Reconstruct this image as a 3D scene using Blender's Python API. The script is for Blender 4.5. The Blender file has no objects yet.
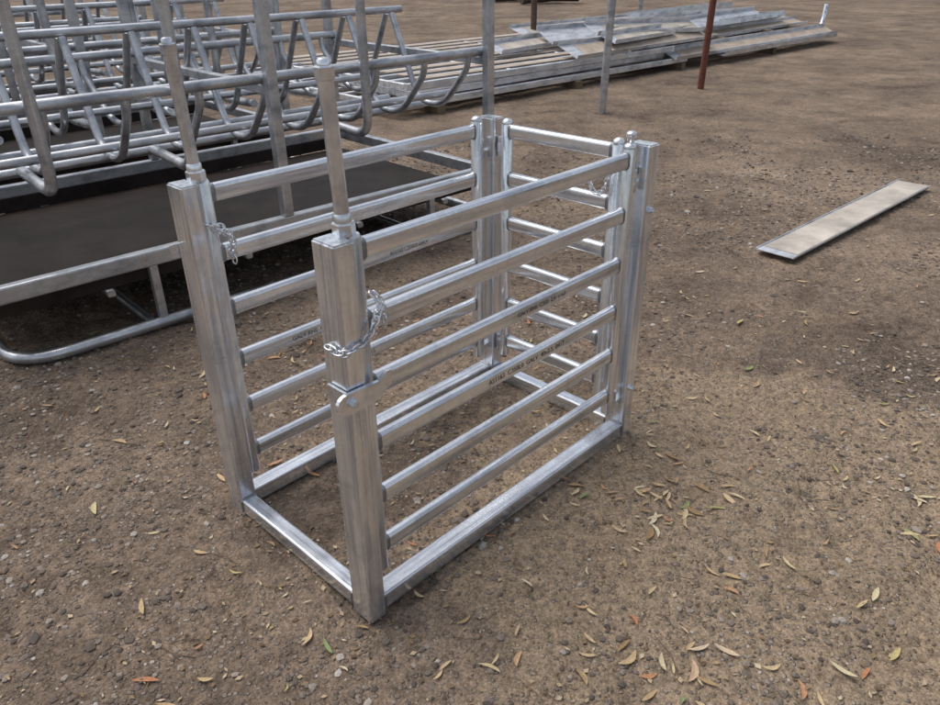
import bpy, math, random
import numpy as np
from mathutils import Vector, Matrix
random.seed(7); rng=np.random.default_rng(7)
D=bpy.data; S=bpy.context.scene
# ---------------------------------------------------------------- noise / ground height
_tab=rng.random((256,256))
def vn(x,y,s=0):
    x=np.asarray(x,float)+s*17.37; y=np.asarray(y,float)+s*9.71
    xi=np.floor(x).astype(int); yi=np.floor(y).astype(int); fx=x-xi; fy=y-yi
    fx=fx*fx*(3-2*fx); fy=fy*fy*(3-2*fy)
    a=_tab[xi&255,yi&255]; b=_tab[(xi+1)&255,yi&255]; c=_tab[xi&255,(yi+1)&255]; d=_tab[(xi+1)&255,(yi+1)&255]
    return (a*(1-fx)+b*fx)*(1-fy)+(c*(1-fx)+d*fx)*fy-0.5
def H(x,y):
    x=np.asarray(x,float); y=np.asarray(y,float)
    r=np.exp(-(((x-0.95)/0.75)**2+((y-1.75)/0.5)**2))
    h=0.020*vn(x*0.9,y*0.9,1)+0.014*vn(x*3.1,y*3.1,2)+0.010*vn(x*8.3+y,y*8.3-x,3)+0.007*vn(x*21+y*3,y*21-x*4,4)
    rough=np.clip(.6+1.6*vn(x*1.1,y*1.1,11),0,1)
    h+=rough*(.011*vn(x*13-y*2,y*13+x*3,12)+.008*vn(x*34,y*34,13))
    h+=r*(0.055*vn(x*4.5+y*2,y*5-x*2,5)+0.028*vn(x*12,y*12,6))
    return h-0.006
# ---------------------------------------------------------------- materials
def newmat(name):
    m=D.materials.new(name); m.use_nodes=True; nt=m.node_tree
    return m,nt,nt.nodes['Principled BSDF']
def N(nt,t,**k):
    n=nt.nodes.new(t)
    for a,b in k.items():
        if a in n.inputs: n.inputs[a].default_value=b
        else: setattr(n,a,b)
    return n
def ramp(nt,fac,stops):
    r=nt.nodes.new('ShaderNodeValToRGB'); e=r.color_ramp.elements
    while len(e)<len(stops): e.new(0.5)
    for i,(p,c) in enumerate(stops):
        e[i].position=p; e[i].color=(*c,1) if len(c)==3 else c
    nt.links.new(fac,r.inputs[0]); return r
def mix(nt,fac,a,b,mode='MIX'):
    m=nt.nodes.new('ShaderNodeMix'); m.data_type='RGBA'; m.blend_type=mode
    for sock,v in ((m.inputs[0],fac),(m.inputs[6],a),(m.inputs[7],b)):
        if hasattr(v,'links'): nt.links.new(v,sock)
        else: sock.default_value=v if not isinstance(v,tuple) else ((*v,1) if len(v)==3 else v)
    return m.outputs[2]
def galv(name,streak=(40,40,4),base=0.5,dust=0.0,metal=0.86,rmin=0.12,rmax=0.28,dirt=.42):
    m,nt,b=newmat(name); L=nt.links
    tc=N(nt,'ShaderNodeTexCoord'); mp=N(nt,'ShaderNodeMapping'); mp.inputs['Scale'].default_value=streak
    L.new(tc.outputs['Object'],mp.inputs[0])
    n1=N(nt,'ShaderNodeTexNoise',Scale=1.0,Detail=4.0,Roughness=0.6); L.new(mp.outputs[0],n1.inputs['Vector'])
    n2=N(nt,'ShaderNodeTexNoise',Scale=6.0,Detail=5.0,Roughness=.6); L.new(tc.outputs['Object'],n2.inputs['Vector'])
    v=N(nt,'ShaderNodeTexVoronoi',Scale=110.0); L.new(tc.outputs['Object'],v.inputs['Vector'])
    k=base
    c1=ramp(nt,n1.outputs[0],[(0.30,(k*.58,k*.62,k*.69)),(0.5,(k,k*1.03,k*1.085)),(0.70,(min(1,k*1.2),min(1,k*1.24),min(1,k*1.28)))])
    sp=ramp(nt,v.outputs['Color'],[(0.0,(.86,.86,.86)),(1.0,(1.08,1.08,1.08))])
    c=mix(nt,0.6,c1.outputs[0],sp.outputs[0],'MULTIPLY')
    st=ramp(nt,n2.outputs[0],[(0.34,(.45,.47,.50)),(0.48,(.96,.96,.96)),(0.65,(1.08,1.08,1.08))])
    c=mix(nt,dirt,c,st.outputs[0],'MULTIPLY')
    if dust>0: 
        n3=N(nt,'ShaderNodeTexNoise',Scale=3.0,Detail=6.0); L.new(tc.outputs['Object'],n3.inputs['Vector'])
        dr=ramp(nt,n3.outputs[0],[(0.4,(0,0,0)),(0.65,(dust,dust,dust))])
        c=mix(nt,dr.outputs[0],c,(.32,.25,.18))
    L.new(c,b.inputs['Base Color']); b.inputs['Metallic'].default_value=metal
    rr=ramp(nt,n2.outputs[0],[(0.35,(rmax,)*3),(0.65,(rmin,)*3)]); L.new(rr.outputs[0],b.inputs['Roughness'])
    bp=N(nt,'ShaderNodeBump',Strength=0.16,Distance=0.002); L.new(n1.outputs[0],bp.inputs['Height']); L.new(bp.outputs[0],b.inputs['Normal'])
    return m
GX=galv('galv_x',(2.5,60,60),base=.82); GY=galv('galv_y',(60,2.5,60),base=.82); GZ=galv('galv_z',(60,60,2.5),base=0.82)
GP=galv('galv_plain',(14,14,14),base=0.78)
GF=galv('galv_feeder',(6,14,14),base=0.54,rmin=0.25,rmax=0.5,dirt=.55,metal=.8)
GD=galv('galv_dusty',(4,14,14),base=0.72,dust=0.18,rmin=0.35,rmax=0.6,metal=.75)
WELD=galv('weld',(160,160,160),base=0.30,rmin=0.3,rmax=0.6)
def simple(name,col,rough=0.8,metal=0.0,var=0.25,scale=12,bump=0.2,spec=.5):
    m,nt,b=newmat(name); L=nt.links
    tc=N(nt,'ShaderNodeTexCoord'); n=N(nt,'ShaderNodeTexNoise',Scale=float(scale),Detail=6.0,Roughness=0.65); L.new(tc.outputs['Object'],n.inputs['Vector'])
    r=ramp(nt,n.outputs[0],[(0.3,tuple(c*(1-var) for c in col)),(0.7,tuple(min(1,c*(1+var)) for c in col))])
    L.new(r.outputs[0],b.inputs['Base Color']); b.inputs['Roughness'].default_value=rough; b.inputs['Metallic'].default_value=metal; b.inputs['Specular IOR Level'].default_value=spec
    bp=N(nt,'ShaderNodeBump',Strength=bump,Distance=0.004); L.new(n.outputs[0],bp.inputs['Height']); L.new(bp.outputs[0],b.inputs['Normal'])
    return m
DARK=simple('dark_sheet',(.026,.019,.016),0.6,0.0,0.6,4,spec=.2)
TAN=simple('dusty_tan',(.40,.33,.265),0.8,0.0,0.3,5)
PALE=simple('pale_board',(.45,.405,.35),0.75,0.0,0.4,3,.5)
RUST=simple('rust_red',(.16,.055,.035),0.75,0.1,0.4,18)
RUSTB=simple('rust_brown',(.10,.06,.04),0.8,0.1,0.4,18)
BARK=simple('bark',(.07,.052,.04),0.95,0.0,0.6,5,1.0)
TIMB=simple('timber',(.16,.12,.08))
INK=simple('ink',(.11,.11,.12),0.6,metal=.3,var=.7,scale=90)
# ---------------------------------------------------------------- mesh builder
def circ(r,n=14,rx=None):
    return [((rx or r)*math.cos(2*math.pi*i/n),r*math.sin(2*math.pi*i/n)) for i in range(n)]
def rrect(w,h,r,n=3):
    p=[]
    for cx,cy,a0 in((w/2-r,h/2-r,0),(-w/2+r,h/2-r,90),(-w/2+r,-h/2+r,180),(w/2-r,-h/2+r,270)):
        for i in range(n+1):
            a=math.radians(a0+90*i/n); p.append((cx+r*math.cos(a),cy+r*math.sin(a)))
    return p
def fillet(pts,rad,n=6):
    pts=[Vector(p) for p in pts]; out=[pts[0]]
    for i in range(1,len(pts)-1):
        a,b,c=pts[i-1],pts[i],pts[i+1]; u=(a-b).normalized(); v=(c-b).normalized()
        r=min(rad,(a-b).length*.49,(c-b).length*.49); p0=b+u*r; p1=b+v*r
        for k in range(n+1):
            t=k/n; out.append(p0*(1-t)**2+b*2*t*(1-t)+p1*t*t)
    out.append(pts[-1]); return out
class MB:
    def __init__(s): s.v=[];s.f=[];s.sm=[]
    def sweep(s,path,prof,up=(0,0,1),closed=False,smooth=True,cap=True,scales=None):
        path=[Vector(p) for p in path]; n=len(path); m=len(prof); up=Vector(up); base=len(s.v); rings=[]
        for i,p in enumerate(path):
            if closed: t=(path[(i+1)%n]-path[i-1])
            else: t=(path[min(i+1,n-1)]-path[max(i-1,0)])
            t.normalize(); u=up-t*up.dot(t)
            if u.length<1e-3: u=Vector((1,0,0))-t*t.x
            u.normalize(); sd=t.cross(u); k=scales[i] if scales else 1
            rings.append([p+sd*(a*k)+u*(b*k) for a,b in prof])
        for r in rings: s.v+= [tuple(q) for q in r]
        for i in range(n if closed else n-1):
            j=(i+1)%n
            for k in range(m):
                s.f.append((base+i*m+k,base+i*m+(k+1)%m,base+j*m+(k+1)%m,base+j*m+k)); s.sm.append(smooth)
        if cap and not closed:
            for r,rev in((rings[0],True),(rings[-1],False)):
                b0=len(s.v); s.v+=[tuple(q) for q in r]; f=list(range(b0,b0+m))
                s.f.append(tuple(f if rev else f[::-1])); s.sm.append(False)
        return s
    def box(s,c,d,r=0.0015):
        c=Vector(c); h=d[2]/2
        return s.sweep([c-Vector((0,0,h)),c+Vector((0,0,h))],rrect(d[1],d[0],min(r,min(d)/3),2),up=(1,0,0),smooth=False)
    def sphere(s,c,r,sz=1.0,n=10,k=6):
        c=Vector(c); path=[];sc=[]
        for i in range(k+1):
            a=-math.pi/2+math.pi*i/k; path.append(c+Vector((0,0,r*sz*math.sin(a)))); sc.append(max(0.02,math.cos(a)))
        return s.sweep(path,circ(r,n),up=(1,0,0),scales=sc)
    def obj(s,name,mat,parent=None):
        me=D.meshes.new(name); me.from_pydata(s.v,[],s.f); me.update()
        me.polygons.foreach_set('use_smooth',s.sm)
        import bmesh
        bm=bmesh.new(); bm.from_mesh(me); bmesh.ops.recalc_face_normals(bm,faces=bm.faces); bm.to_mesh(me); bm.free()
        me.materials.append(mat); o=D.objects.new(name,me); S.collection.objects.link(o)
        if parent: o.parent=parent
        return o
def empty(name,loc=(0,0,0),rz=0):
    e=D.objects.new(name,None); e.location=loc; e.rotation_euler=(0,0,rz); e.empty_display_size=.2; S.collection.objects.link(e); return e
# ================================================================= GROUND
def axis(fine0,fine1,step,far0,far1):
    a=list(np.arange(fine0,fine1,step)); s=step; x=a[-1]
    while x<far1: s*=1.12; x+=s; a.append(x)
    s=step; x=fine0; b=[]
    while x>far0: s*=1.12; x-=s; b.append(x)
    return np.array(b[::-1]+a)
xs=axis(-2.6,3.4,.014,-400,400); ys=axis(.7,5.0,.014,-400,500)
X,Y=np.meshgrid(xs,ys,indexing='ij'); Z=H(X,Y)
nx,ny=X.shape
co=np.stack([X,Y,Z],-1).reshape(-1,3)
idx=np.arange(nx*ny).reshape(nx,ny)
q=np.stack([idx[:-1,:-1],idx[1:,:-1],idx[1:,1:],idx[:-1,1:]],-1).reshape(-1,4)
def fastmesh(name,co,faces,mats,smooth=True,mi=None):
    me=D.meshes.new(name); k=faces.shape[1]
    me.vertices.add(len(co)); me.vertices.foreach_set('co',co.astype(np.float32).ravel())
    me.loops.add(faces.size); me.loops.foreach_set('vertex_index',faces.astype(np.int32).ravel())
    me.polygons.add(len(faces)); me.polygons.foreach_set('loop_start',np.arange(0,faces.size,k,dtype=np.int32))
    me.polygons.foreach_set('use_smooth',np.full(len(faces),smooth))
    me.update(calc_edges=True); me.validate()
    for m in mats: me.materials.append(m)
    o=D.objects.new(name,me); S.collection.objects.link(o); return o
def ground_mat():
    m,nt,b=newmat('dirt_gravel'); L=nt.links
    tc=N(nt,'ShaderNodeTexCoord'); P=tc.outputs['Object']
    def noise(sc,det=5.,ro=.6,dist=0.):
        n=N(nt,'ShaderNodeTexNoise',Scale=float(sc),Detail=det,Roughness=ro,Distortion=dist); L.new(P,n.inputs['Vector']); return n.outputs[0]
    big=ramp(nt,noise(.55,5,.65,.4),[(0.34,(.145,.110,.085)),(0.5,(.210,.160,.122)),(0.66,(.285,.220,.167))])
    mid=ramp(nt,noise(2.3,6,.74,.3),[(0.36,(.58,.56,.55)),(0.5,(1,1,1)),(0.66,(1.30,1.27,1.20))])
    c=mix(nt,0.9,big.outputs[0],mid.outputs[0],'MULTIPLY')
    vm=N(nt,'ShaderNodeVectorMath',operation='DISTANCE'); L.new(P,vm.inputs[0]); vm.inputs[1].default_value=(1.0,1.75,0)
    ma=N(nt,'ShaderNodeMath',operation='MULTIPLY_ADD'); L.new(noise(4,6),ma.inputs[0]); ma.inputs[1].default_value=-1.9
    L.new(vm.outputs['Value'],ma.inputs[2])
    pr=ramp(nt,ma.outputs[0],[(0.0,(.7,.7,.7)),(0.25,(0,0,0))])
    c=mix(nt,pr.outputs[0],c,(.33,.252,.175))
    fine=ramp(nt,noise(26,6,.8),[(0.33,(.46,.44,.42)),(0.5,(1,1,1)),(0.67,(1.42,1.38,1.33))])
    c=mix(nt,0.8,c,fine.outputs[0],'MULTIPLY')
    v1=N(nt,'ShaderNodeTexVoronoi',Scale=64.0); L.new(P,v1.inputs['Vector'])
    v2=N(nt,'ShaderNodeTexVoronoi',Scale=170.0); L.new(P,v2.inputs['Vector'])
    s1=ramp(nt,v1.outputs['Distance'],[(0.0,(1,1,1)),(0.34,(1,1,1)),(0.5,(0,0,0))])
    sel=ramp(nt,v1.outputs['Color'],[(0.48,(0,0,0)),(0.62,(.9,.9,.9))])
    gm0=mix(nt,1.0,s1.outputs[0],sel.outputs[0],'MULTIPLY')
    den=ramp(nt,noise(1.7,5),[(.4,(.15,.15,.15)),(.6,(.9,.9,.9))])
    gm=mix(nt,1.0,gm0,den.outputs[0],'MULTIPLY')
    gcol=ramp(nt,v1.outputs['Color'],[(0.5,(.10,.083,.074)),(0.65,(.18,.152,.13)),(0.85,(.35,.305,.265))])
    c=mix(nt,gm,c,gcol.outputs[0])
    g2=ramp(nt,v2.outputs['Color'],[(0.2,(.68,.68,.68)),(0.8,(1.28,1.27,1.25))])
    c=mix(nt,0.8,c,g2.outputs[0],'MULTIPLY')
    L.new(c,b.inputs['Base Color']); b.inputs['Roughness'].default_value=.95; b.inputs['Specular IOR Level'].default_value=.15
    h1=N(nt,'ShaderNodeMath',operation='MULTIPLY'); L.new(gm0,h1.inputs[0]); h1.inputs[1].default_value=.45
    h2=N(nt,'ShaderNodeMath',operation='ADD'); L.new(h1.outputs[0],h2.inputs[0]); L.new(noise(34,4,.8),h2.inputs[1])
    h3=N(nt,'ShaderNodeMath',operation='MULTIPLY_ADD'); L.new(noise(7,3,.7),h3.inputs[0]); h3.inputs[1].default_value=2.5; L.new(h2.outputs[0],h3.inputs[2])
    bp=N(nt,'ShaderNodeBump',Strength=1.0,Distance=0.014); L.new(h3.outputs[0],bp.inputs['Height']); L.new(bp.outputs[0],b.inputs['Normal'])
    return m
fastmesh('ground',co,q,[ground_mat()])
import bmesh
bm=bmesh.new(); bmesh.ops.create_icosphere(bm,subdivisions=1,radius=1); 
iv=np.array([v.co[:] for v in bm.verts]); fi=np.array([[v.index for v in f.verts] for f in bm.faces]); bm.free()
NS=30000
d=rng.random(NS*3); yy=.85+ (d**1.6)*6.5; xx=(rng.random(NS*3)*2-1)*(1.1+yy*.85)
dens=np.clip(.40+2.2*vn(xx*1.6,yy*1.6,8)+1.2*vn(xx*5,yy*5,9)+.45*(xx<0.1)-.6*np.exp(-(((xx-1.)/.6)**2+((yy-1.75)/.45)**2)),.06,1)
k=rng.random(len(xx))<dens; xx=xx[k][:NS]; yy=yy[k][:NS]; n=len(xx)
sz=.0023+.0080*rng.random(n)**3.6+.0008*yy; sz[rng.random(n)<.014]*=1.9
sc=np.stack([sz*(.8+.6*rng.random(n)),sz*(.8+.5*rng.random(n)),sz*(.45+.35*rng.random(n))],-1)
an=rng.random(n)*6.28
V=iv[None]*(1+.25*(rng.random((n,12,1))-.5)*2)*sc[:,None,:]
ca,sa=np.cos(an)[:,None],np.sin(an)[:,None]
VX=V[...,0]*ca-V[...,1]*sa+xx[:,None]; VY=V[...,0]*sa+V[...,1]*ca+yy[:,None]; VZ=V[...,2]+(H(xx,yy)+sc[:,2]*.2)[:,None]
gco=np.stack([VX,VY,VZ],-1).reshape(-1,3); gf=(fi[None]+12*np.arange(n)[:,None,None]).reshape(-1,3)
def island(name,stops,rough=.9):
    m,nt,b=newmat(name); g=N(nt,'ShaderNodeNewGeometry'); r=ramp(nt,g.outputs['Random Per Island'],stops)
    tc=N(nt,'ShaderNodeTexCoord'); no=N(nt,'ShaderNodeTexNoise',Scale=180.0,Detail=3.0); nt.links.new(tc.outputs['Object'],no.inputs['Vector'])
    rr=ramp(nt,no.outputs[0],[(.3,(.75,.75,.75)),(.7,(1.2,1.2,1.2))])
    nt.links.new(mix(nt,.8,r.outputs[0],rr.outputs[0],'MULTIPLY'),b.inputs['Base Color']); b.inputs['Roughness'].default_value=rough; b.inputs['Specular IOR Level'].default_value=.25
    return m
fastmesh('gravel',gco,gf,[island('stone',[(0,(.085,.070,.062)),(.35,(.15,.122,.10)),(.7,(.22,.18,.15)),(.9,(.31,.265,.225)),(1,(.46,.42,.38))])],smooth=False)
LV=[];LF=[]
def leaf(x,y,L,w,a,curl,lift):
    z=float(H(x,y))+.006; b0=len(LV); n=7; dx,dy=math.cos(a),math.sin(a); tilt=random.uniform(-.5,.5)
    for i in range(n+1):
        t=i/n; ww=w*math.sin(math.pi*min(1,t*.94+.03))**.75; s=(t-.5)*L; bend=curl*L*(t-.5)**2*2
        cx=x+dx*s-dy*bend; cy=y+dy*s+dx*bend; cz=z+lift*4*(t-.5)**2+.001
        for k,zz in((-1,0.25),(0,0),(1,0.25)):
            LV.append((cx-dy*k*ww*.5,cy+dx*k*ww*.5,cz+zz*ww*.5+k*tilt*ww*.25))
    for i in range(n):
        for k in range(2):
            q0=b0+i*3+k; LF.append((q0,q0+1,q0+4,q0+3))
def cl(cx,cy,sx,sy,n,Lm=(.032,.070)):
    for _ in range(n):
        L_=random.uniform(*Lm); leaf(random.gauss(cx,sx),random.gauss(cy,sy),L_,L_*random.uniform(.18,.29),random.random()*6.28,random.uniform(-.35,.35),random.uniform(0,.006))
cl(.62,1.95,.14,.16,28); cl(.45,1.35,.3,.12,14); cl(1.1,2.0,.35,.35,28); cl(.2,1.4,.3,.15,9); cl(-.7,1.45,.5,.2,18); cl(-1.0,2.2,.4,.5,22)
cl(.9,1.4,.4,.2,14); cl(1.6,2.8,.8,.7,40); cl(.3,2.2,.5,.4,22,(.02,.05)); cl(-.3,3.2,.8,.6,50,(.02,.05)); cl(2.5,4,1.5,1.2,80,(.03,.06))
cl(.66,1.85,.05,.10,16,(.03,.065)); cl(-1.3,3.0,.4,.3,20); cl(.2,1.25,.5,.12,9); cl(0,2.5,1.6,1.2,160,(.012,.03))
fastmesh('leaf_litter',np.array(LV),np.array(LF),[island('dry_leaf',[(0,(.28,.17,.08)),(.25,(.46,.33,.18)),(.5,(.58,.46,.28)),(.68,(.42,.16,.07)),(.80,(.62,.54,.39)),(.95,(.44,.36,.14)),(1,(.20,.27,.11))],.6)],smooth=False)
CV=[];CF=[]
for _ in range(4200):
    y=1.0+random.random()**1.5*4.5; x=random.uniform(-1,1)*(1+y*.8); a=random.random()*6.28; l=random.uniform(.003,.012); ww=l*random.uniform(.25,.7); z=float(H(x,y))+.004
    b0=len(CV); c,s_=math.cos(a),math.sin(a)
    for u,v in((-l,0),(0,-ww),(l,0),(0,ww)): CV.append((x+u*c-v*s_,y+u*s_+v*c,z+random.uniform(-.001,.003)))
    CF.append((b0,b0+1,b0+2,b0+3))
fastmesh('bark_scraps',np.array(CV),np.array(CF),[island('scrap',[(0,(.10,.065,.04)),(.5,(.26,.18,.10)),(.8,(.45,.35,.22)),(1,(.55,.46,.32))])],smooth=False)
tw=MB()
for _ in range(130):
    y=random.uniform(1.0,4.2);x=random.uniform(-.8,.9)*y; a=random.random()*6.28; l=random.uniform(.02,.12)
    z=float(H(x,y))+.004
    tw.sweep([(x,y,z),(x+l*.5*math.cos(a),y+l*.5*math.sin(a),z+.003),(x+l*math.cos(a+.2),y+l*math.sin(a+.2),z+.001)],circ(.0013,5))
tw.obj('twigs',simple('twig',(.13,.09,.06)))
# ================================================================= CRATE
Lc,Wc,Hc=1.256,.728,1.068
px,py=.055,.080
cr=empty('livestock_crate',(-.271,1.454,0),math.atan2(.713,.701))
ry,rx_=.030,.050
RP=rrect(ry,rx_,.0125,6)
railz=[1.03,.858,.69,.52,.355,.19]
def post(name,cx,cy):
    m=MB(); m.sweep([(cx,cy,-.012),(cx,cy,Hc-.003)],rrect(py,px,.006,3),up=(1,0,0),smooth=False)
    m.box((cx,cy,Hc-.001),(px-.008,py-.008,.005),.004)
    m.obj(name,GZ,cr)
P={'A':(px/2,py/2),'B':(px/2,Wc-py/2),'C':(Lc-px/2,py/2),'D':(Lc-px/2,Wc-py/2)}
for k,(a,b) in P.items(): post('corner_post_'+k,a,b)
bw,bh=.058,.054
m=MB()
m.sweep([(px,bw/2+.004,bh/2-.002),(Lc-px,bw/2+.004,bh/2-.002)],rrect(bw,bh,.007),smooth=False)
m.sweep([(px,Wc-bw/2-.004,bh/2-.002),(Lc-px,Wc-bw/2-.004,bh/2-.002)],rrect(bw,bh,.007),smooth=False)
m.obj('base_side_rails',GX,cr)
m=MB()
m.sweep([(.027,py,bh/2-.003),(.027,Wc-py,bh/2-.003)],rrect(.050,bh-.002,.007),smooth=False)
m.sweep([(Lc-.027,py,bh/2-.003),(Lc-.027,Wc-py,bh/2-.003)],rrect(.050,bh-.002,.007),smooth=False)
m.obj('base_end_rails',GY,cr)
wl=MB()
def weldring(c,axis,w,h):
    c=Vector(c); ax=Vector(axis); wl.sweep([c-ax*.007,c-ax*.0035,c,c+ax*.0035,c+ax*.007],rrect(w,h,min(w,h)*.40,4),scales=[.98,1.06,1.11,1.06,.98])
def weldline(a,b):
    a=Vector(a);b=Vector(b);n=max(4,int((b-a).length/.004)); wl.sweep([a.lerp(b,i/n) for i in range(n+1)],circ(.0042,7),scales=[1+(.28 if i%2 else -.1) for i in range(n+1)])
for y0 in(.004,Wc-bw-.004):
    for x in(px+.001,Lc-px-.001):
        weldline((x,y0+.004,bh-.002),(x,y0+bw-.004,bh-.002)); 
        for yy_ in(y0,y0+bw): weldline((x,yy_,.006),(x,yy_,bh-.006))
for x0 in(.002,Lc-.052):
    for y in(py+.001,Wc-py-.001):
        weldline((x0+.004,y,bh-.004),(x0+.046,y,bh-.004))
        for xx_ in(x0,x0+.05): weldline((xx_,y,.006),(xx_,y,bh-.006))
def gate_x(tag,yc,side):
    x0,x1=.080,Lc-px-.052; m=MB()
    for x in(x0,x1):
        m.sweep([(x,yc,.115),(x,yc,1.062),(x,yc,1.07)],rrect(.038,.038,.013,5),up=(1,0,0),scales=[1,1,.8])
    m.sphere((x1,yc,1.068),.021,.7)
    m.obj('gate_stiles_'+tag,GZ,cr)
    m=MB()
    for z in railz:
        m.sweep([(x0+.015,yc,z),(x1-.015,yc,z)],RP)
        weldring((x0+.0215,yc,z),(1,0,0),ry,rx_); weldring((x1-.0215,yc,z),(1,0,0),ry,rx_)
    m.obj('gate_rails_'+tag,GX,cr)
    m=MB()
    for z in(.16,.96):
        m.sweep([(x1+.026,yc-side*.004,z-.035),(x1+.026,yc-side*.004,z+.035)],circ(.012,14),up=(1,0,0))
        m.box((x1+.036,yc-side*.004,z-.008),(.034,.028,.006)); m.box((x1+.014,yc,z+.015),(.024,.024,.03))
    m.obj('gate_hinges_'+tag,GP,cr)
    m=MB()
    xr=.068; yr=yc+(.008 if side>0 else 0)
    def R(zs,r,sc,n=20,sm=True): m.sweep([(xr-max(0,z-1.07)*.035,yr,z) for z in zs],circ(r,n),up=(1,0,0),scales=sc,smooth=sm)
    R([.9,1.20],.0155,[1,1])
    zs=[];sc=[]; z=1.112
    while z<1.39: zs+=[z,z+.0012]; sc+=[.992,1.016]; z+=.0024
    R(zs,.0162,sc)
    R([1.383,1.386,1.408,1.411],.0195,[.94,1,1,.94],6,False); R([1.409,1.420,1.424],.0135,[1,1,.7],12)
    R([1.067,1.070,1.094,1.097],.0255,[.95,1,1,.95],6,False); R([1.095,1.113,1.117],.0200,[1,1,.85])
    m.obj('drop_rod_'+tag,GP,cr)
gate_x('near',.042,1); gate_x('far',Wc-.042,-1)
m=MB(); xc=Lc-.034; y0,y1=py+.05,Wc-py-.045
for y in(y0,y1):
    m.sweep([(xc,y,.125),(xc,y,1.055),(xc,y,1.06)],rrect(.036,.036,.012,4),up=(1,0,0),scales=[1,1,.8]); m.sphere((xc,y,1.058),.021,.8)
m.obj('end_gate_stiles',GZ,cr)
m=MB()
for z in railz:
    m.sweep([(xc,y0+.014,z),(xc,y1-.014,z)],RP); weldring((xc,y0+.0195,z),(0,1,0),ry,rx_); weldring((xc,y1-.0195,z),(0,1,0),ry,rx_)
m.obj('end_gate_rails',GY,cr)
m=MB()
for z in(.17,.97):
    m.sweep([(xc,y1+.030,z-.035),(xc,y1+.030,z+.035)],circ(.012,14),up=(1,0,0)); m.box((xc,y1+.02,z),(.03,.03,.03))
for z in (.96,.17):
    m.box((xc,y0-.03,z),(.02,.055,.035))
m.sweep([(Lc-.075,.06,.97),(Lc-.075,.06,1.105)],circ(.011,12),up=(1,0,0)); m.sphere((Lc-.075,.06,1.10),.018,.6)
m.obj('end_gate_hinges',GP,cr)
wl.obj('weld_beads',WELD,cr)
def bolt(m,c,ax,r=.011,l=.03):
    c=Vector(c);ax=Vector(ax); up=(0,0,1)
    m.sweep([c,c+ax*l],circ(r*.5,10),up=up); m.sweep([c+ax*.002,c+ax*.012],circ(r,6),up=up,smooth=False); m.sweep([c-ax*.0005,c+ax*.002],circ(r*1.5,14),up=up)
m=MB()
bolt(m,(px/2,Wc,.90),(0,1,0),.013,.032); bolt(m,(px/2,Wc,.81),(0,1,0),.015,.024); m.box((px/2,Wc+.004,.80),(.03,.007,.06))
bolt(m,(Lc,.04,.90),(1,0,0),.012,.025); bolt(m,(Lc-px/2,0,.86),(0,-1,0),.012,.02)
bolt(m,(Lc-px/2,0,.2),(0,-1,0),.010,.015)
m.obj('bolts',GP,cr)
def plate(m,pts,y0,y1):
    b=len(m.v); n=len(pts)
    for y in(y0,y1): m.v+=[(p[0],y,p[1]) for p in pts]
    m.f.append(tuple(range(b,b+n))); m.f.append(tuple(range(b+2*n-1,b+n-1,-1)))
    for i in range(n): m.f.append((b+i,b+(i+1)%n,b+n+(i+1)%n,b+n+i))
    m.sm+= [False]*(n+2)
m=MB()
zl=.70; pts=[]
for i in range(9):
    a=math.pi/2+math.pi*i/8; pts.append((-.014+.027*math.cos(a),zl+.027*math.sin(a)))
pts+= [(.05,zl-.024),(.085,zl-.020),(.092,zl-.010),(.118,zl+.004),(.120,zl+.040),(.106,zl+.040),(.08,zl+.024)]
plate(m,pts,-.014,-.004)
bolt(m,(.002,-.014,zl),(0,-1,0),.010,.014)
m.box((-.006,.03,zl+.004),(.007,.07,.040))
m.obj('latch_plate',GP,cr)
m=MB(); plate(m,[(-.02,.86),(-.02,.90),(.07,.90),(.09,.93),(.10,.92),(.09,.86)],Wc+.002,Wc+.009); m.obj('latch_plate_far',GP,cr)
def chain(name,pts,step=.0165):
    m=MB(); pts=[Vector(p) for p in fillet(pts,.05,8)]
    seg=[0]
    for a,b in zip(pts,pts[1:]): seg.append(seg[-1]+(b-a).length)
    s=0;i=0
    while s<seg[-1]:
        j=max(k for k in range(len(seg)) if seg[k]<=s+1e-9); j=min(j,len(pts)-2)
        t=(s-seg[j])/max(1e-6,seg[j+1]-seg[j]); c=pts[j].lerp(pts[j+1],t); d=(pts[j+1]-pts[j]).normalized()
        ref=Vector((0,0,1)) if abs(d.z)<.8 else Vector((1,0,0)); u=d.cross(ref).normalized(); w=d.cross(u).normalized()
        if i%2: u=w
        ang=random.uniform(-.3,.3); nrm=d.cross(u); u=(u*math.cos(ang)+nrm*math.sin(ang)); path=[]
        for k in range(14):
            a=2*math.pi*k/14; path.append(c+d*(.0125*math.cos(a)*(1 if abs(math.cos(a))>.5 else 1.1))+u*(.0078*math.sin(a)))
        m.sweep(path,circ(.0026,6),up=d.cross(u),closed=True); s+=step;i+=1
    m.obj(name,GP,cr)
chain('chain_near',[(.120,.035,.915),(.125,.018,.90),(.105,.010,.865),(.060,-.006,.832),(.0,-.010,.825),(-.008,.01,.822),(-.008,.055,.828)])
chain('chain_near_tail',[(.118,.02,.92),(.132,.012,.89),(.130,.012,.845)])
chain('chain_far',[(.085,Wc-.07,.95),(.115,Wc-.072,.93),(.13,Wc-.07,.89),(.125,Wc-.065,.83)])
chain('chain_far_tail',[(.06,Wc-.085,.955),(.10,Wc-.085,.93),(.12,Wc-.08,.90)])
chain('chain_end',[(Lc-.07,.13,.97),(Lc-.075,.15,.90),(Lc-.07,.19,.89),(Lc-.07,.21,.93)])
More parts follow.
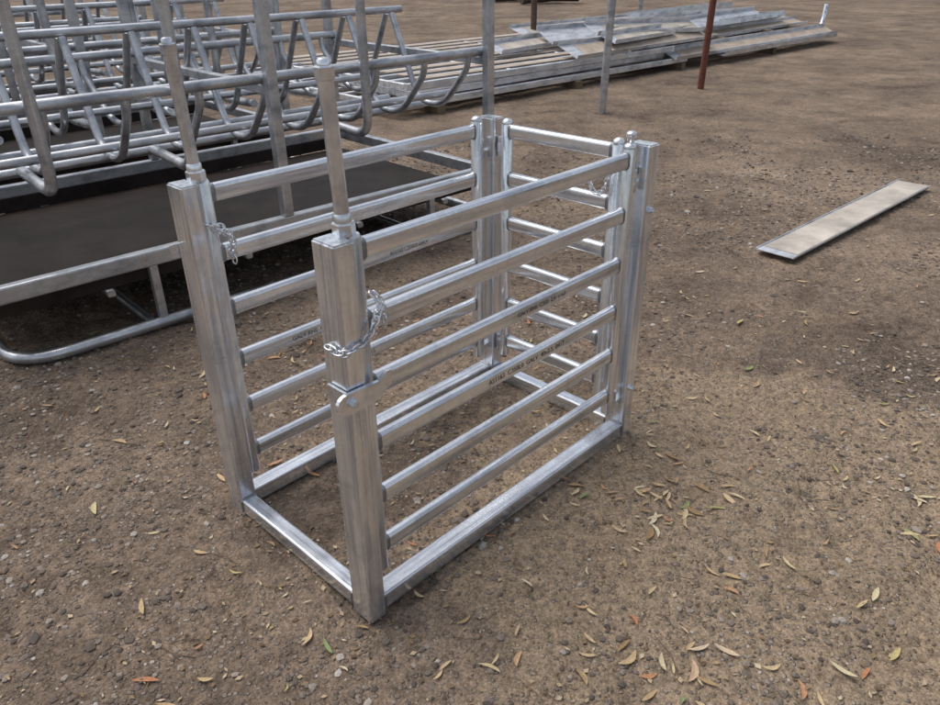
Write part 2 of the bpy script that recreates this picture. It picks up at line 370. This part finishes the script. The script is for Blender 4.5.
def text(s,x,y,z,size,rot):
    c=D.curves.new('printed_mark','FONT'); c.body=s; c.size=size; c.align_y='CENTER'; c.materials.append(INK)
    o=D.objects.new('printed_mark',c); o.location=(x,y,z); o.rotation_euler=rot; o.parent=cr; S.collection.objects.link(o)
yf=.042-ry/2-.0008; r90=(math.radians(90),0,0)
text('AS1163  C350L0  GALV  40x2.5  0417',.50,yf,railz[3],.022,r90)
text('GALV RHS  C350  2.5  1163',.62,yf,railz[2],.019,r90)
yb=Wc-.042-ry/2-.0008
text('GALV RHS  C350  2.5  AS1163',.28,yb,railz[3],.021,r90)
text('C350L0  2.5',.5,yb,railz[4],.021,r90)
text('AS1163 C350L0 GALV',.7,yb,railz[2],.019,r90)
# ================================================================= HAY FEEDERS
F1=Vector((.739,.674,0)); F2=Vector((-.674,.739,0)); rzF=math.atan2(.674,.739)
P0=Vector((-2.02,2.80,0))
def feeder(off1,off2,W=1.7,Lf=2.96):
    e=empty('hay_feeder',P0+F1*off1+F2*off2,rzF)
    m=MB(); o=.0
    path=[(.6,o,.03),(Lf+.1,o,.03),(Lf+.1,W-o,.03),(.08,W-o,.03),(.08,o,.03),(.6,o,.03)]
    fp=fillet(path,.24,8)
    m.sweep(fp[:-1],circ(.027,12),closed=True)
    for x in(.7,Lf-.5):
        m.sweep([(x,0.02,.03),(x,W-.02,.03)],circ(.02,10))
    m.obj('skid_frame',GF,e)
    m=MB()
    for y in(0,W): m.sweep([(0,y,.36),(Lf,y,.36)],rrect(.05,.075,.008),smooth=False)
    for x in(0.03,Lf-.03): m.sweep([(x,.03,.359),(x,W-.03,.359)],rrect(.05,.07,.008),smooth=False)
    for x in(.75,Lf-.5):
        for y in(.012,W-.012): m.sweep([(x,y,.05),(x,y,.325)],rrect(.04,.04,.006),up=(1,0,0),smooth=False)
    for x in(.55,1.25,1.95,2.6): m.sweep([(x,.03,.225),(x,W-.03,.225)],rrect(.035,.03,.006),smooth=False)
    m.obj('tray_frame',GF,e)
    m=MB(); m.box((Lf/2,W/2,.245),(Lf-.1,W-.12,.006)); 
    m.box((Lf/2,W-.04,.29),(Lf-.1,.006,.08)); m.box((Lf/2,.036,.285),(Lf-.1,.005,.07))
    m.obj('tray_sheet',DARK,e)
    m=MB()
    for x in(.02,Lf/2,Lf-.02):
        for y in(0,W): m.sweep([(x,y,.40),(x,y,1.85)],rrect(.055,.055,.007),up=(1,0,0),smooth=False)
    for y in(0,W): m.sweep([(0,y,1.88),(Lf,y,1.88)],rrect(.05,.05,.007),smooth=False)
    for x in(.02,Lf/2,Lf-.02): m.sweep([(x,.025,1.879),(x,W-.025,1.879)],rrect(.046,.046,.007),smooth=False)
    m.obj('posts',GF,e)
    m=MB()
    for y in(.055,W-.055): m.sweep([(0,y,1.07),(Lf,y,1.07)],circ(.026,14))
    for y in(.36,W-.36): m.sweep([(0,y,.80),(Lf,y,.80)],circ(.022,12))
    for y in(.66,W-.66): m.sweep([(0,y,.69),(Lf,y,.69)],circ(.024,12))
    m.sweep([(0,W/2,1.27),(Lf,W/2,1.27)],circ(.022,12))
    for x in(.02,Lf/2,Lf-.02): m.sweep([(x,.03,1.02),(x,W-.03,1.02)],rrect(.045,.045,.006),smooth=False)
    m.obj('cradle_rails',GF,e)
    m=MB()
    nb=9
    for i in range(nb):
        x=.13+i*(Lf-.26)/(nb-1)
        for sgn in(0,1):
            Yf=(lambda y:y) if sgn==0 else (lambda y:W-y)
            p=[(x,Yf(.058),1.062),(x,Yf(.07),.98),(x+.02,Yf(.32),.735),(x+.02,Yf(.56),.735),(x+.03,Yf(W*.5-.03),1.25)]
            m.sweep(fillet(p,.13,7),circ(.0195,10),up=(1,0,0))
    for i in range(6):
        x=.02+i*(Lf-.3)/5.3
        if i==0: x=.42
        p=[(x,-.01,1.86),(x,-.01,.72),(x,.45,.74)]
        if i in(0,2,4): m.sweep(fillet(p,.12,7),circ(.025,12),up=(1,0,0))
        p=[(x,W+.01,1.86),(x,W+.01,.72),(x,W-.45,.74)]
        m.sweep(fillet(p,.12,7),circ(.025,12),up=(1,0,0))
    m.obj('cradle_bars',GF,e)
feeder(0,0); feeder(-.15,2.2); feeder(-.3,4.4); feeder(-3.4,2.25)
# ================================================================= STACK OF PANELS + CHANNELS
S0=Vector((-.75,8.35,0))
def panel(off1,off2,z,L=5.6,W=1.75,sheets=True,rot=0.0):
    e=empty('steel_yard_panel',S0+F1*off1+F2*off2+Vector((0,0,z)),rzF+rot)
    m=MB()
    for y in(0,W): m.sweep([(0,y,0),(L,y,0)],rrect(.06,.075,.008),smooth=False)
    for x in(0.03,L*.33,L*.66,L-.03): m.sweep([(x,.03,0),(x,W-.03,0)],rrect(.05,.07,.008),smooth=False)
    for k in range(1,5): m.sweep([(.05,W*k/5,.012),(L-.05,W*k/5,.012)],rrect(.06,.045,.01),smooth=False)
    m.obj('panel_frame',GD,e)
    if sheets:
        m=MB()
        for k in range(5):
            y=W*(k+.5)/5; m.box((L*.5+random.uniform(-.2,.2),y,.043),(L*.9,.16,.010))
        m.obj('infill_boards',TAN,e)
for s in(.6,3,5.4,8.2):
    m=MB(); c=S0+F1*s
    m.sweep([c+F2*-.1+Vector((0,0,.04)),c+F2*4.2+Vector((0,0,.04))],rrect(.09,.10,.006),smooth=False)
    m.obj('timber_bearer',TIMB)
panel(0,0,.125); panel(.3,.05,.21,sheets=False,rot=.02); panel(.25,.1,.295,L=5.0,rot=-.015); panel(.1,2.0,.125); panel(.5,2.1,.215,rot=-.03)
def channel(pos,rz,L,w=.23,lip=.04,tilt=0,name='steel_channel',top=TAN,inset=.01,pitch=0,bare=.07):
    e=empty(name,pos,rz); e.rotation_euler=(tilt,pitch,rz)
    t=.004; m=MB()
    prof=[(-w/2,lip),(-w/2,0),(w/2,0),(w/2,lip),(w/2-t,lip),(w/2-t,t),(-w/2+t,t),(-w/2+t,lip)]
    m.sweep([(0,0,0),(L,0,0)],prof,smooth=False); m.obj('channel_body',GD,e)
    m=MB(); m.box((L/2+bare/2,0,t+.002),(L-bare-.03,w-2*inset-.008,.003)); m.obj('dust_layer',top,e)
random.seed(23)
specs=[(3.0,.15,.42,3.4,.03,.36,.30,.05,0,TAN),(4.6,.55,.47,4.6,.055,.34,.35,.06,-.01,GD),(5.2,.05,.20,5.4,.0,.30,.30,.06,0,TAN),
(5.6,.95,.38,5.0,.0,.40,.30,.07,0,PALE),(3.6,1.1,.50,2.6,-.12,.40,.45,.06,.0,GD),(5.0,1.4,.44,4.8,-.03,.36,.25,.07,0,TAN),
(4.2,.75,.58,2.2,-.18,.34,.40,.07,.03,PALE),(6.0,.45,.34,4.4,.03,.30,.35,.05,0,TAN),(5.8,1.9,.40,4.4,.03,.40,.30,.06,0,GD),
(4.4,2.4,.44,4.6,.0,.40,.30,.05,0,PALE),(6.4,-.05,.12,4.0,.0,.26,.2,.08,0,GD),(2.4,.95,.44,2.0,.16,.34,.3,.06,0,PALE),(6.6,1.2,.54,3.0,-.07,.32,.35,.07,.01,PALE),
(7.2,.5,.44,2.6,.07,.16,-.2,.10,0,GD),(3.9,.2,.50,1.7,.10,.26,.3,.06,0,PALE),(5.3,.8,.62,1.6,.12,.18,.2,.09,0,GD),(6.2,1.5,.56,3.4,.05,.14,0,.12,0,GD)]
for s,b,z,L,r,w_,ti,lp,pt,tp in specs:
    channel(S0+F1*s+F2*b+Vector((0,0,z)),rzF+r,L,w=w_,lip=lp,tilt=ti+random.uniform(-.12,.12),pitch=pt,top=tp,inset=.045,bare=.25)
m=MB()
for s in(5.7,7.0,8.6,9.6):
    c=S0+F1*s
    for kk,zz in enumerate((.12,.20,.28)):
        m.sweep([c+F2*(.1+.05*kk)+Vector((0,0,zz)),c+F2*(2.3-.1*kk)+Vector((0,0,zz))],rrect(.09,.075,.006),smooth=False)
m.obj('timber_bearer',TIMB)
m=MB(); c=S0+F1*10.1
p=[c+F1*-4+F2*.2+Vector((0,0,.16)),c+F2*.2+Vector((0,0,.18)),c+F1*.55+F2*.25+Vector((0,0,.22)),c+F1*.7+F2*.3+Vector((0,0,.62))]
m.sweep(fillet(p,.25,7),circ(.04,12)); m.obj('bent_steel_pipe',GP)
c0=Vector((1.80,4.11,.022)); d=Vector((1.58,1.43,0))
channel(c0,math.atan2(d.y,d.x),d.length,w=.235,lip=.012,name='steel_channel',top=PALE,inset=.010,bare=.06)
def spost(x,y,mat,h=2.7,r=.042,lean=(0,0)):
    m=MB(); m.sweep([(x,y,-.05),(x+lean[0],y+lean[1],h)],circ(r,14),up=(1,0,0)); m.sweep([(x+lean[0],y+lean[1],h),(x+lean[0],y+lean[1],h+.01)],circ(r*1.1,14),up=(1,0,0))
    m.obj('steel_post',mat)
spost(1.536,8.60,GF,lean=(.06,0)); spost(3.07,10.15,RUST,lean=(.05,0)); spost(1.17,13.4,RUSTB,r=.05); spost(3.9,18,GF,r=.05)
random.seed(5)
m=MB()
for i in range(11):
    r=random.uniform(.10,.2); x=2.6+random.uniform(-1.1,.9); y=28+i*.35; z=r+(i%3)*.12
    a=random.uniform(-.6,.6); l=random.uniform(.5,1.1)
    m.sweep([(x-l*math.cos(a),y-l*math.sin(a),z),(x,y,z+.05),(x+l*math.cos(a),y+l*math.sin(a),z)],circ(r,10),scales=[1,.9,.8])
m.obj('log_pile',BARK)
# ================================================================= LIGHT
w=D.worlds.new('World'); S.world=w; w.use_nodes=True; nt=w.node_tree; bg=nt.nodes['Background']
sky=nt.nodes.new('ShaderNodeTexSky'); sky.sky_type='NISHITA'; sky.sun_disc=False
az=math.radians(-60); el=math.radians(64)
sky.sun_elevation=el; sky.sun_rotation=az; sky.dust_density=4; sky.air_density=1.2
hs=nt.nodes.new('ShaderNodeHueSaturation'); hs.inputs['Saturation'].default_value=.5
nt.links.new(sky.outputs[0],hs.inputs['Color']); nt.links.new(hs.outputs[0],bg.inputs[0]); bg.inputs[1].default_value=.15
sl=D.lights.new('sun','SUN'); sl.energy=1.45; sl.angle=math.radians(46); sl.color=(1,.97,.93)
so=D.objects.new('sun',sl); S.collection.objects.link(so)
sd=Vector((math.sin(az)*math.cos(el),math.cos(az)*math.cos(el),math.sin(el)))
so.rotation_euler=sd.to_track_quat('Z','Y').to_euler()
# ================================================================= CAMERA
cd=D.cameras.new('camera'); cd.sensor_width=36; cd.lens=28.72; cd.clip_end=2000; cd.clip_start=.05
co_=D.objects.new('camera',cd); S.collection.objects.link(co_); co_.location=(0,0,1.6)
R=Matrix.Rotation(math.radians(-.25),3,'Z')@Matrix.Rotation(math.radians(61.85),3,'X')@Matrix.Rotation(math.radians(-.7),3,'Z')
co_.rotation_euler=R.to_euler(); S.camera=co_
S.view_settings.view_transform='Standard'; S.view_settings.look='None'; S.view_settings.exposure=0
